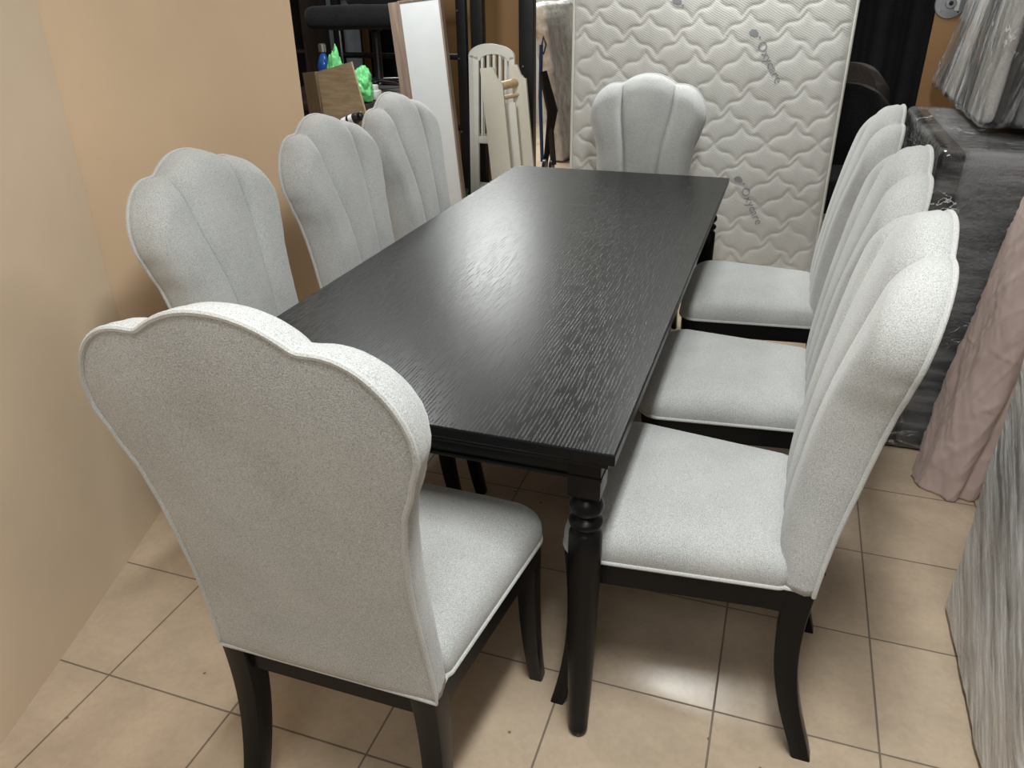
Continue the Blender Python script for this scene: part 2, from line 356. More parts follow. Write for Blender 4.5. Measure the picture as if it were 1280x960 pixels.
def make_chair():
    root = thing('dining_chair', 'x', 'chair', group='grey scallop-back dining chairs around the black table')
    nc = len(SV); nv = len(VV); vs = []; fs = []
    for k in range(2):
        for v in VV:
            for s in SV:
                x, z = back_xz(s, v)
                if k == 0: y = rearY(z)+back_depth(s, v)
                else:
                    e = min(1, (halfw(z)-abs(x))/.10)*min(1, (ztop(s)-z)/.10)*min(1, (z-ZP)/.05+.3); e = max(0, e)
                    y = rearY(z)-.009*math.sqrt(e)
                vs.append((x, y, z))
        for j in range(nv-1):
            for i in range(nc-1): a = k*nc*nv+j*nc+i; fs.append((a, a+1, a+nc+1, a+nc))
    per = [j*nc for j in range(nv)]+[(nv-1)*nc+i for i in range(1, nc)]+[j*nc+nc-1 for j in range(nv-2, -1, -1)]
    loop = per+[i for i in range(nc-2, 0, -1)]
    # side band: one middle ring for a soft fold
    n0 = len(vs); o = nc*nv
    for a in loop:
        p, q = Vector(vs[a]), Vector(vs[a+o]); m_ = (p+q)/2; out = Vector((m_.x, 0, m_.z-.8)).normalized()*.004 if a not in range(1, nc-1) else Vector((0, 0, 0)); vs.append(tuple(m_+out))
    for i in range(len(loop)):
        j = (i+1) % len(loop); fs += [(loop[i], loop[j], n0+j, n0+i), (n0+i, n0+j, loop[j]+o, loop[i]+o)]
    back = mk('backrest', vs, fs, M['fabric'], root, True)
    pp = []
    for a in per:
        p = Vector(vs[a+o]); out = Vector((p.x, 0, p.z-.85)); pp.append(p+out.normalized()*.0015)
    pp = pp+[Vector((x, rearY(ZP)-.001, ZP+.001)) for x in [.203*(1-2*i/10) for i in range(1, 10)]]
    MB().tube(pp, .0047, 8, True).build('piping', M['piping'], back)
    for sx in (-1, 1):
        xb = back_xz(.97*sx, 0)[0]; MB().tube([(xb+sx*.003, rearY(ZP)+q*.062, ZP+.001) for q in (0, .25, .5, .75, 1)], .0045, 8).build('piping', M['piping'], back)
    # seat cushion
    def outline(inset=0):
        pts = []
        yb, yf = -.185, .24
        for (cx, cy, r, a0, a1) in ((.242-.05, yf-.05, .05, 0, 90), (-.242+.05, yf-.05, .05, 90, 180), (-.202+.02, yb+.02, .02, 180, 270), (.202-.02, yb+.02, .02, 270, 360)):
            for i in range(9): a = math.radians(a0+(a1-a0)*i/8); pts.append(Vector((cx+r*math.cos(a), cy+r*math.sin(a), 0)))
        out = []
        for i, p in enumerate(pts):
            q = pts[(i+1) % len(pts)]; L_ = (q-p).length; n = max(1, int(L_/.02))
            for k in range(n): out.append(p.lerp(q, k/n))
        for p in out:
            if p.y > .2: p.y += .012*(1-(p.x/.24)**2)
        return out
    ol = outline(); c = Vector((0, .02, 0)); rings = []
    for k, z in [(1.0, ZP), (1.008, ZP+.008), (1.014, ZP+.020), (1.010, ZP+.034), (.99, ZP+.046), (.955, ZP+.056), (.90, ZP+.065), (.80, ZP+.074), (.65, ZP+.081), (.45, ZP+.086), (.2, ZP+.088), (.04, ZP+.089)]:
        rings.append([tuple(c+(p-c)*k+Vector((0, 0, z))) for p in ol])
    seat = MB().sections(rings).build('seat', M['fabric'], root, autos=None)
    MB().tube([c+(p-c)*1.006+Vector((0, 0, ZP+.001)) for p in ol], .0045, 8, True).build('piping', M['piping'], seat)
    # frame rails
    k = MB(); fr = [c+(p-c)*.985 for p in ol if True]
    for p in fr:
        if p.y < -.15: p.y -= .04
    k.sections([[tuple(p+Vector((0, 0, z))) for p in fr] for z in (ZP-.056, ZP-.054, ZP)])
    k.build('seat_frame', M['black_wood'], root)
    for sx in (-1, 1):   # sabre legs
        for rear in (0, 1):
            rg = []
            for i in range(15):
                t_ = i/14; z = (ZP-.001)*(1-t_)
                if rear:
                    cy = -.213+.012*math.sin(PI*min(1, t_*1.1))-.062*t_**2.1; hx = .0225-.006*t_; hy = .026-.007*t_; cx = sx*(.201-hx)-sx*(-.006*t_)
                else:
                    cy = .213-.010*math.sin(PI*t_)+.032*t_**2.4; hx = .0225-.007*t_; hy = .0235-.008*t_; cx = sx*(.234-hx)+sx*.004*t_
                rg.append([(cx+a, cy+b_, z) for a, b_ in rrect(-hx, hx, -hy, hy, .004, 2)])
            MB().sections(rg).build('leg', M['black_wood'], root)
    return root
CH = [((-.409, -.070), 0, 'grey chair seen from behind at the near end of the table'),
      ((.128, .345), PI/2-.02, 'grey chair nearest the camera on the right long side of the table'),
      ((.165, .955), PI/2, 'grey chair in the middle of the right long side of the table'),
      ((.175, 1.655), PI/2, 'grey chair farthest along the right side, beside the quilted mattress'),
      ((-.832, .480), -PI/2+.04, 'grey chair on the left side nearest the camera, in front of the bare fibreboard'),
      ((-.825, 1.050), -PI/2+.02, 'grey chair in the middle of the left side, below the oak-effect box'),
      ((-.845, 1.572), -PI/2, 'grey chair farthest along the left side, in front of the framed white panel'),
      ((-.382, 2.08), PI, 'grey chair at the far end of the table with its back against the mattress side')]
base = make_chair()
for i, (xy, rz, lab) in enumerate(CH):
    o = base if i == 0 else copy_tree(base)
    o.location = (xy[0], xy[1], 0); o.rotation_euler = (0, 0, rz); o['label'] = lab
base.scale = (1.0, 1.0, 1.013)

# ------------------------------------------------------------------ table
TW, TL = .892, 2.141
tb = thing('dining_table', 'long black wooden dining table with turned legs in the centre', 'table', (0, 0, 0))
YS = 1.567
def slab(y0, y1):
    mb = MB(); rg = []
    for ins, z in [(.006, .7265), (.002, .7275), (0, .730), (0, .7475), (.0012, .7493), (.003, .75)]:
        a0 = ins if y0 == 0 else 0; a1 = ins if y1 == TL else 0
        rg.append([(-TW+ins, y0+a0, z), (-ins, y0+a0, z), (-ins, y1-a1, z), (-TW+ins, y1-a1, z)])
    return mb.sections(rg)
slab(0, YS-.0003).build('tabletop', M['table_top'], tb, autos=20)
slab(YS+.0003, TL).build('extension_leaf', M['table_top'], tb, autos=20)
for o in list(tb.children):
    o.data.materials.append(M['black_wood'])
    for p in o.data.polygons:
        if abs(p.normal.z) < .9: p.material_index = 1
ap = MB()
def ringbox(i0, i1, z0, z1):
    ap.box(-TW+i0, -i0, i0, i1, z0, z1, .002); ap.box(-TW+i0, -i0, TL-i1, TL-i0, z0, z1, .002)
    ap.box(-TW+i0, -TW+i1, i1, TL-i1, z0, z1, .002); ap.box(-i1, -i0, i1, TL-i1, z0, z1, .002)
ringbox(.013, .05, .712, .7268); ringbox(.030, .05, .676, .714); ringbox(.026, .05, .672, .680)
ap.build('apron', M['black_wood'], tb)
prof = [(.0, .636), (.024, .635), (.026, .630), (.022, .624), (.021, .620), (.027, .614), (.0315, .606), (.0325, .598), (.030, .590), (.024, .583), (.0215, .579), (.024, .576), (.030, .572), (.0325, .567), (.0315, .561), (.028, .556),
        (.0235, .552), (.0235, .549), (.028, .545), (.0315, .538), (.0320, .50), (.0310, .40), (.028, .26), (.0245, .13), (.0215, .05), (.020, .022), (.0205, .018), (.019, .008), (.016, 0)]
for sx in (0, 1):
    for sy in (0, 1):
        cx = -.058 if sx == 0 else -TW+.058; cy = .058 if sy == 0 else TL-.058
        g = MB(); g.box(cx-.03, cx+.03, cy-.03, cy+.03, .633, .7268, .002); g.lathe(prof[::-1], (cx, cy, 0), 40)
        g.build('leg', M['black_wood'], tb, autos=50)

# ------------------------------------------------------------------ quilted mattress
MX0, MX1, MY, MH, MT = -.815, .395, 2.765, 1.98, .19
mt = thing('mattress', 'white quilted single mattress standing upright behind the far end of the table', 'mattress', ((MX0+MX1)/2, MY, 0))
W2 = (MX1-MX0)/2
def mattress():
    nx, nz = 230, 370; xs = np.linspace(-W2+.006, W2-.006, nx); zs = np.linspace(.006, MH-.006, nz)
    X, Z = np.meshgrid(xs, zs); P = .222; RS = .0745; Zc = Z+.012*np.sin(5*X+2*Z)+.008*np.sin(9*Z); Xc = X+.012*np.sin(4*Z+1)+.006*np.sin(11*X)
    dmin = np.full(X.shape, 9.)
    for k in range(-3, 32):
        sh = [0, -.075, -.15, -.088][k % 4]*1.0+(k//4)*.02
        t_ = ((Xc-sh)/P) % 1.0; tau = 1-np.abs(2*t_-1)       # 0 at cusp
        yc = MH-k*RS-.088*(tau+.93*np.sin(2*PI*tau)/(2*PI)); sl = .088*(1+.93*np.cos(2*PI*tau))*2/P
        dmin = np.minimum(dmin, np.abs(Zc-yc)/np.sqrt(1+sl**2))
    h = 1-np.exp(-(dmin/.009)**1.1); e = np.minimum(np.minimum(W2-np.abs(X), Z), MH-Z); ed = np.clip(e/.045, 0, 1); h2 = np.sqrt(1-(1-ed)**2)
    lump = .004*np.sin(3.1*X+1)*np.sin(2.3*Z)+.003*np.sin(8*X+6*Z)*np.sin(7*Z-3*X)
    Y = .012-(.0032*h*np.clip(e/.03, 0, 1)+.012*h2+.6*lump*h2)
    vs = np.stack([X, Y, Z], -1).reshape(-1, 3).tolist(); fs = [(j*nx+i, j*nx+i+1, (j+1)*nx+i+1, (j+1)*nx+i) for j in range(nz-1) for i in range(nx-1)]
    return vs, fs, (X, Y, Z)
vs, fs, G = mattress()
mk('quilted_cover', vs, fs, M['ticking'], mt)
def loopxz(r=.035, ins=0):
    return [(a, b_) for a, b_ in rrect(-W2+ins, W2-ins, ins, MH-ins, r, 6)]
MB().sections([[(a, .012, b_) for a, b_ in loopxz(.03, .006)], [(a, .02, b_) for a, b_ in loopxz()], [(a, MT-.02, b_) for a, b_ in loopxz()], [(a, MT-.008, b_) for a, b_ in loopxz(.03, .006)]]).build('side_border', M['ticking'], mt)
for yy in (.010, MT-.012): MB().tube([(a, yy, b_) for a, b_ in loopxz(.035, .001)], .007, 8, True).build('edge_tape', M['tape'], mt)
def surf_y(x, z):
    return float(G[1][int(np.clip(round((z-.006)/(MH-.012)*369), 0, 369)), int(np.clip(round((x+W2-.006)/(2*W2-.012)*229), 0, 229))])
def text_mesh(s, size, spacing=1.05):
    cu = bpy.data.curves.new('txt', 'FONT'); cu.body = s; cu.size = size; cu.resolution_u = 4; cu.space_character = spacing
    o = bpy.data.objects.new('txt', cu); COL.objects.link(o); dg = bpy.context.evaluated_depsgraph_get(); me = bpy.data.meshes.new_from_object(o.evaluated_get(dg))
    bpy.data.objects.remove(o); return me
def put_print(x, z, ang, only_leaf=False):
    """brand print: leaf mark then word, following the cloth"""
    bm = bmesh.new()
    lf = [(0, -.018), (.016, -.016), (.03, -.004), (.034, .012), (.022, .016), (.006, .012), (-.003, 0)]
    vsl = [bm.verts.new((a-.062, b_+.010, 0)) for a, b_ in lf]; bm.faces.new(vsl)
    vsl = [bm.verts.new((-.018+.005*math.cos(t_), .024+.004*math.sin(t_), 0)) for t_ in [i*PI/4 for i in range(8)]]; bm.faces.new(vsl)
    if not only_leaf:
        tm = text_mesh('Oxycare', .052); bm.from_mesh(tm)
    me = bpy.data.meshes.new('brand_print'); 
    bmesh.ops.subdivide_edges(bm, edges=[e for e in bm.edges if e.calc_length() > .012], cuts=1)
    bmesh.ops.triangulate(bm, faces=bm.faces)
    ca, sa = math.cos(ang), math.sin(ang)
    for v in bm.verts:
        px, pz = v.co.x, v.co.y; X = x+px*ca-pz*sa; Z = z+px*sa+pz*ca
        v.co = Vector((X, min(surf_y(X, Z), surf_y(X+.006, Z), surf_y(X-.006, Z), surf_y(X, Z+.006), surf_y(X, Z-.006))-.0012, Z))
    bm.to_mesh(me); bm.free(); me.materials.append(M['print'])
    o = bpy.data.objects.new('brand_print', me); COL.objects.link(o); o.parent = mt; return o
cxm = (MX0+MX1)/2
put_print(.012-cxm, 1.195, -math.radians(58)); put_print(.018-cxm, .565, -math.radians(61)); put_print(-.332-cxm, 1.322, -math.radians(62), True)

# ------------------------------------------------------------------ right side: wrapped furniture
# upright sofa block
sb = thing('wrapped_sofa_base', 'large grey sofa block in clear film, standing on the floor behind the right chairs', 'sofa', (0, 0, 0))
def up_block(name, mb, mat, parent, amp=.004, sc=3, seed=0):
    o = mb.build(name, mat, parent, autos=None); return displaced(o, amp, sc, seed=seed)
up_block('upholstered_body', dense_box(.692, 1.55, 1.508, 2.45, .012, .998, .07, .022), M['grey_up'], sb)
up_block('black_side_panel', dense_box(.627, .691, 1.510, 2.45, .012, .998, .06, .012), M['black_up'], sb, .002)
o = dense_box(.621, 1.557, 1.500, 2.458, .006, 1.004, .04, .026).build('plastic_wrap', M['film_h'], sb, autos=None); displaced(o, .0018, 9, (1, 1, 2.5), 5)
# section lying on top
st = thing('wrapped_cushion_stack', 'tall grey sofa section in glossy crinkled film standing on top of the wrapped sofa block', 'sofa', (0, 0, 0))
def shear(mb): mb.v = [(x+.17*(z-1)*max(0, y-1.8)/1.2+.04*(z-1)+.02, y, z) for x, y, z in mb.v]; return mb
up_block('upholstered_body', shear(dense_box(.835, 1.50, 1.80, 2.40, 1.022, 1.95, .07, .03)), M['grey_up'], st)
up_block('black_side_panel', shear(dense_box(.795, .834, 1.80, 2.40, 1.024, 1.95, .06, .01)), M['black_up'], st, .002)
for i in range(4):
    y0 = 1.86+i*.27
    up_block('folded_arm_slat', shear(dense_box(.742, .792, y0, y0+.25, 1.026, 1.93, .06, .02)), M['grey_dark_up' if i % 2 else 'pale_up'], st, .003, 4, i)
o = shear(dense_box(.728, 1.51, 1.79, 2.96, 1.018, 1.96, .03, .03)).build('plastic_wrap', M['film_v'], st, autos=None); displaced(o, .006, 9, (1.6, 1.6, .4), 2)
# wrapped grey slab at right front
sl = thing('wrapped_headboard', 'pale grey panel in crinkled clear film, in front of the mauve cloth at right', 'wrapped furniture', (0, 0, 0))
up_block('upholstered_body', dense_box(.752, .90, .075, .702, .012, 1.35, .06, .035), M['pale_up'], sl, .006, 3)
o = dense_box(.738, .915, .060, .716, .004, 1.37, .022, .03).build('plastic_wrap', M['film_d'], sl, autos=None); displaced(o, .004, 8, (1, 1.6, .7), 8)
bk = thing('wrapped_black_panel', 'black wrapped furniture panel in the bottom right corner of the room view', 'wrapped furniture', (0, 0, 0))
up_block('upholstered_body', dense_box(.775, .93, -.55, .036, .012, .62, .06, .02), M['black_up'], bk)
o = dense_box(.765, .94, -.56, .046, .004, .635, .022, .02).build('plastic_wrap', M['film_d'], bk, autos=None); displaced(o, .010, 8, (1, 1.6, .7), 4)
# mauve cloth covered roll, leaning
def cloth_roll():
    nz, na = 200, 150; vs = []; fs = []; H = 1.75
    for j in range(nz+1):
        z = H*j/nz
        for i in range(na):
            a = 2*PI*i/na; ca, sa = math.cos(a), math.sin(a)
            rx = .100+.012*math.sin(1.3*z+.5); ry = .105
            r = 1+.05*math.sin(3*a+1.7*z)+.035*math.sin(5*a-2.3*z+1)
            # a long vertical fold facing the room
            fold = math.exp(-((a-(4.95+.12*math.sin(2.5*z)))/.16)**2)*(.16+.10*math.exp(-(z/.22)**2)); r -= fold
            r += .10*math.exp(-((a-(4.55+.15*z))/.22)**2)
            foot = math.exp(-(z/.10)**2); r += .07*foot*math.sin(4*a+.6)-.03*foot
            p = Vector((ca*rx*r, sa*ry*r, z))
            w1 = noise.fractal(Vector((a*1.2, z*5+a*1.5, 3)), .8, 2.1, 4)
            w2 = 1-abs(noise.noise(Vector((a*1.1+4, z*9-a*2.2, 9))))*2.2
            w3 = 1-abs(noise.noise(Vector((a*1.6-2, z*16+a*3.5, 2))))*2.4
            k = 1+.045*w1+.045*max(0, w2)**3+.022*max(0, w3)**3
            vs.append((.835+p.x*k+.115*z, 1.335+p.y*k+.02*z, z*1.0+.002))
    for j in range(nz):
        for i in range(na): fs.append((j*na+i, j*na+(i+1) % na, (j+1)*na+(i+1) % na, (j+1)*na+i))
    fs += [tuple(range(na))[::-1], tuple(nz*na+i for i in range(na))]
    return vs, fs
vs, fs = cloth_roll(); o = mk('cloth_covered_roll', vs, fs, M['mauve'])
tag(o, 'tall roll draped in crumpled mauve cloth standing on the floor beside the wrapped sofa section', 'cloth roll')
# fibreboard sheet behind with round steel plate
o = MB().box(.735, 1.65, 3.10, 3.118, 0, 2.2, .001).build('fibreboard_sheet', M['mdf3']); tag(o, 'brown fibreboard sheet standing upright behind the wrapped sofa section at right', 'board')
rp = bpy.data.objects.new('swivel_plate', None); COL.objects.link(rp); rp.location = (.785, 3.098, 1.345); rp.parent = o; rp['label'] = 'round grey steel plate with a central bolt'
def disc(r, y0, y1, cx=0, cz=0, n=40, bev=.002):
    rg = [];
    for rr_, yy in ((r-bev, y0), (r, y0+(bev if y1 > y0 else -bev)), (r, y1)): rg.append([(cx+rr_*math.cos(2*PI*i/n), yy, cz+rr_*math.sin(2*PI*i/n)) for i in range(n)])
    return MB().sections(rg)
disc(.062, -.008, 0).build('plate', M['steel'], rp); disc(.022, -.016, -.008, n=24).build('hub', M['steel'], rp); disc(.010, -.021, -.016, n=6, bev=.001).build('bolt', M['dark_plastic'], rp)
for a in (225, 315, 45, 135): disc(.005, -.011, -.008, .048*math.cos(math.radians(a)), .048*math.sin(math.radians(a)), 12, .001).build('screw', M['chrome'], rp)
MB().box(.018, .036, -.0095, -.008, -.028, .02, .0005).build('sticker', M['white_plastic'], rp)

# upholstered dark chairs, black round table, black cabinet at the back right
def tub_chair(name, label, x, y, rz, mat, h):
    r = thing(name, label, 'chair', (x, y, 0), rz, None)
    rg = []
    for z, k in ((h-.42, .92), (h-.25, 1), (h-.08, 1), (h-.03, .97), (h, .86)):
        ring = []
        for i in range(25): a = PI*i/24; ring.append((.25*k*math.cos(a), -.05-.20*k*math.sin(a)-(.03 if z > h-.2 else 0), z-(.10*abs(math.cos(a))**3 if z > h-.1 else 0)))
        for i in range(25): a = PI*(24-i)/24; ring.append((.19*k*math.cos(a), -.05-.13*k*math.sin(a)-(.03 if z > h-.2 else 0), z-(.10*abs(math.cos(a))**3 if z > h-.1 else 0)))
        rg.append(ring)
    bk_ = MB().sections(rg).build('backrest', mat, r, autos=None)
    o = dense_box(-.23, .23, -.2, .24, h-.50, h-.40, .06, .04).build('seat', mat, r, autos=None)
    for sx in (-1, 1):
        for sy in (-1, 1): MB().tube([(sx*.17, sy*.15, h-.49), (sx*.22, sy*.2, 0)], [.016, .009], 10).build('leg', M['black_metal'], r)
    return r
tub_chair('tub_chair', 'brown rounded tub chair farther back, beyond the right edge of the mattress', .44, 3.86, PI*.95, M['brown_cloth'], 1.02)
tub_chair('tub_chair', 'darker tub chair nearer the camera, just beyond the right edge of the mattress', .46, 3.28, PI*1.02, M['black_cloth'], .97)
rt = thing('round_table', 'round black table far back beyond the dark tub chairs', 'table', (.90, 5.3, 0))
MB().lathe([(0, .78), (.36, .78), (.375, .79), (.375, .805), (.365, .81), (0, .81)], n=48).build('tabletop', M['black_gloss'], rt)
MB().lathe([(.22, 0), (.22, .01), (.05, .03), (.035, .1), (.035, .78)], n=32).build('pedestal', M['black_metal'], rt)
gl = thing('table_glint', 'small chrome figure added for the white glints on the round black table', 'glint', (.93, 5.08, .81))  # chrome figure added in place of white glints on the tabletop
MB().lathe([(.03, 0), (.03, .006), (.006, .012), (.006, .05), (.02, .07), (.018, .10), (.004, .11)], n=20).build('figure', M['chrome'], gl)
cb = thing('blocking_wardrobe', 'tall glossy black wardrobe with narrow doors added at the back right to keep it dark', 'wardrobe', (0, 0, 0))  # black wardrobe added to block light and keep the background dark
MB().box(.10, 2.1, 6.42, 6.95, 0, 2.4, .004).build('carcass', M['black_metal'], cb)
for i in range(5):
    d = MB().box(.105+i*.4, .495+i*.4, 6.395, 6.418, .06, 2.38, .003).build('door', M['black_gloss'], cb)
    MB().tube([(.14+i*.4, 6.375, .9), (.14+i*.4, 6.375, 1.5)], .006, 8).build('handle', M['steel'], d)
o = None
# dark partition closing the space behind the right chairs
def curtain(x0, x1, y, z0, z1, amp=.03, n=120):
    vs = []; fs = []
    for k in (0, 1):
        for j in range(13):
            z = z0+(z1-z0)*j/12
            for i in range(n+1):
                x = x0+(x1-x0)*i/n; yy = y+amp*math.sin(x*34+.5*math.sin(5*x))+amp*.4*math.sin(x*71+z)+k*.004; vs.append((x, yy, z))
    w_ = n+1
    for k in (0, 1):
        for j in range(12):
            for i in range(n): a = k*13*w_+j*w_+i; fs.append((a, a+1, a+w_+1, a+w_))
    return vs, fs
vs, fs = curtain(.28, 1.3, 4.62, .02, 2.5)
tag(mk('black_curtain', vs, fs, M['black_cloth']), 'black pleated curtain hanging behind the tub chairs at the back right', 'curtain')

# ------------------------------------------------------------------ left background
fp = thing('framed_panel', 'tall white panel with a thin brown frame leaning behind the far left chair', 'panel')
# leaning box frame
def lean_local(pw, ph, pd):
    f = MB(); f.box(0, .012, 0, pd, 0, ph, .001); f.box(pw-.012, pw, 0, pd, 0, ph, .001); f.box(.012, pw-.012, 0, pd, ph-.012, ph, .001); f.box(.012, pw-.012, 0, pd, 0, .012, .001)
    return f
PW, PH = .262, 1.36
lean_local(PW, PH, .055).build('frame', M['walnut'], fp); MB().box(-.062, -.001, .012, .05, 0, PH-.004, .001).build('side_board', M['walnut'], fp)
MB().box(.0125, PW-.0125, .006, .03, .0125, PH-.0125, .001).build('white_sheet', M['white_panel'], fp)
fp.location = (-1.915, 3.40, .01); fp.rotation_euler = (-.06, -.100, .10)
# black bed-frame rack: two uprights and rungs
rk = thing('metal_rack', 'black metal upright frame with rungs behind the white leaning panel', 'rack')
MB().box(-2.115, -2.045, 4.48, 4.53, 0, 1.62, .004).build('upright', M['black_metal'], rk); MB().box(-2.035, -1.945, 4.55, 4.62, 0, 1.62, .004).build('upright', M['black_metal'], rk)
MB().box(-3.1, -3.04, 4.48, 4.53, 0, 1.62, .004).build('upright', M['black_metal'], rk)
for z in (.22, .49, .98, 1.5):
    MB().tube([(-3.05, 4.505, z), (-2.11, 4.505, z)], .020, 12).build('rung', M['black_metal'], rk)
for z in (.47, .97, 1.28): MB().tube([(-2.10, 4.476, z), (-2.10, 4.47, z)], .007, 10).build('bolt', M['steel'], rk)
o = MB().box(-3.2, -1.72, 5.0, 5.02, 0, 1.55, .001).build('fibreboard_sheet', M['mdf3']); tag(o, 'brown fibreboard sheet standing behind the black rack and the white cot ends', 'board')
o = MB().box(-1.752, -1.642, 4.78, 4.86, 0, 1.6, .004).build('black_post', M['black_metal']); tag(o, 'wide black upright post right of the cot ends', 'post')
MB().tube([(-1.72, 4.78, .83), (-1.72, 4.774, .83)], .007, 10).build('bolt', M['steel'], o)
MB().tube([(-1.72, 4.78, .9), (-1.72, 4.774, .9)], .007, 10).build('bolt', M['steel'], o)
# white arched cot ends (three stacked)
def cot_end(x, y, label, rx):
    W, H = .265, 1.07
    r = thing('cot_end', label, 'cot end', (x, y, .0), 0, 'white cot ends leaning on the rack')
    arc = lambda w_, h0, rise, n=16: [(w_*math.cos(PI*i/n), h0+rise*math.sin(PI*i/n)) for i in range(n+1)]
    for s in (-1, 1): MB().box(s*W/2-.02, s*W/2+.02, 0, .028, 0, H-.07, .004).build('stile', M['white_paint'], r)
    a = arc(W/2+.02, H-.08, .085); bq = arc(W/2-.03, H-.10, .045)[::-1]
    MB().prism(a+bq, 0, .028, 'y').build('arched_rail', M['white_paint'], r, autos=30)
    MB().box(-W/2+.02, W/2-.02, .004, .024, .42, .47, .003).build('cross_rail', M['white_paint'], r); MB().box(-W/2+.02, W/2-.02, .004, .024, .06, .12, .003).build('cross_rail', M['white_paint'], r)
    for i in range(5): xx = -W/2+.045+i*(W-.09)/4; MB().box(xx-.009, xx+.009, .006, .02, .46, H-.05, .002).build('slat', M['white_paint'], r)
    r.rotation_euler = (rx, 0, .0); return r
cot_end(-1.80, 4.30, 'arched white cot end at the front of the leaning pair', -.07)
cot_end(-1.865, 4.40, 'arched white cot end behind the front one, its left edge just showing', -.05)
# cream notched panel with beech dowel
sp_ = thing('cream_side_panel', 'cream bench frame with a wooden dowel leaning in front of the cot ends', 'bench frame', (-1.525, 3.98, .004))
def notched(x0, x1, flip):
    H = .97; p = [(x0, 0), (x1, 0)]
    top = [(x1, H-.05), (x1-.008, H-.05), (x1-.03, H-.03), (x1-.045, H), (x0, H)] if not flip else [(x1, H), (x0+.045, H), (x0+.03, H-.03), (x0+.008, H-.05), (x0, H-.05)]
    if not flip: top = [(x1, H-.11), (x1-.015, H-.10), (x1-.035, H-.07), (x1-.05, H-.02), (x1-.06, H), (x0, H)]
    else: top = [(x1, H-.09), (x1-.012, H-.09), (x1-.035, H-.06), (x1-.05, H-.01), (x1-.055, H), (x0, H)]
    return p+top
MB().prism(notched(-.14, .005, False), 0, .022, 'y').build('side_board', M['cream_paint'], sp_, autos=25)
MB().prism(notched(.035, .135, True), .10, .122, 'y').build('side_board', M['cream_paint'], sp_, autos=25)
MB().box(-.01, .06, .06, .075, 0, .74, .002).build('back_board', M['white_paint'], sp_)
MB().tube([(-.012, .015, .85), (.06, .11, .86)], .028, 20).build('dowel', M['beech'], sp_); MB().tube([(-.01, .02, .775), (.07, .11, .785)], .014, 16).build('lower_dowel', M['beech'], sp_)
MB().box(-.0, .13, .07, .099, .24, .28, .002).build('shelf_strip', M['cream_paint'], sp_)
sp_.rotation_euler = (-.05, -.11, 0)
# green bucket
bu = thing('bucket', 'small green ribbed bucket on the floor behind the far left chair', 'bucket', (-1.99, 4.10, 0))
MB().lathe([(.05, 0), (.055, .01), (.062, .06), (.065, .062), (.065, .068), (.063, .07), (.068, .12), (.071, .122), (.071, .13), (.066, .13), (.052, .012), (0, .012)], n=32).build('body', M['green_plastic'], bu)
MB().tube([(.07*math.cos(a), .07*math.sin(a)*.5, .125-.05*abs(math.sin(a))) for a in [i*PI/12 for i in range(13)]], .002, 6).build('handle', M['steel'], bu)
# wrapped slatted cot mattress
wm = thing('wrapped_cot_mattress', 'narrow white mattress in plastic standing on end left of the quilted mattress', 'mattress', (-1.735, 5.85, 0))
displaced(dense_box(-.07, .02, 0, .55, .01, 1.30, .05, .03).build('mattress_body', M['white_paint'], wm, autos=None), .008, 5)
for i in range(12): MB().box(.024, .05, -.004, .4, .08+i*.10, .13+i*.10, .004).build('slat', M['white_paint'], wm)
displaced(dense_box(-.08, .06, -.02, .56, .005, 1.315, .03, .03).build('plastic_wrap', film('stretch_film_loose', (2, 2, .7), (0, 0, 0), (.35, .9), lo=.35), wm, autos=None), .012, 8, (1, 1, 2))
wm.rotation_euler = (0, -.15, -.15)
# folded stroller
sr = thing('folded_stroller', 'folded black and blue stroller standing between the post and the wrapped cot mattress', 'stroller', (-1.72, 5.45, 0))
MB().tube([(-.05, 0, .08), (-.08, .03, .6), (-.07, .02, 1.0)], .016, 8).build('frame_tube', M['blue_plastic'], sr)
MB().tube([(.05, 0, .06), (-.0, .03, .5), (-.06, .02, .78)], .026, 8).build('frame_tube', M['dark_plastic'], sr)
MB().tube([(-.03, .03, .06), (.03, .03, .5), (-.05, .02, .80)], [.02, .045, .03], 10).build('folded_seat', M['black_cloth'], sr)
for sx in (-1, 1):
    MB().tube([(.03*sx-.004, -.01, .055), (.03*sx+.020, -.01, .055)], .055, 24).build('wheel', M['dark_plastic'], sr)
MB().tube([(-.07, .02, .98), (-.05, .02, 1.06), (-.03, .02, 1.0), (-.05, .02, .93), (-.07, .02, .98)], .008, 8).build('handle', M['blue_plastic'], sr)
# white arched cot end hidden beside the quilted mattress
o = MB().box(-1.30, -1.12, 5.0, 5.03, 0, 1.02, .006).build('beige_board', M['oak']); tag(o, 'thin beige board glimpsed just left of the quilted mattress edge', 'board')
# oak-effect folded box standing behind middle left chair
ob = thing('oak_box', 'oak-effect board box standing behind the middle left chair', 'box', (-2.02, 2.55, 0))
def tilted(name, pts, th, mat):
    a, b_, c, d = [Vector(p) for p in pts]; n = (b_-a).cross(d-a).normalized()*th
    mb = MB().sections([[a, b_, c, d], [a+n, b_+n, c+n, d+n]]); return mb.build(name, mat, ob, False)
tilted('left_board', [(-.20, .22, 0), (.015, .0, 0), (-.045, 0, 1.065), (-.258, .22, 1.035)], .018, M['oak'])
tilted('right_board', [(.017, .0, 0), (.375, .045, 0), (.140, .0235, 1.112), (-.043, 0, 1.065)], .018, M['oak_x'])
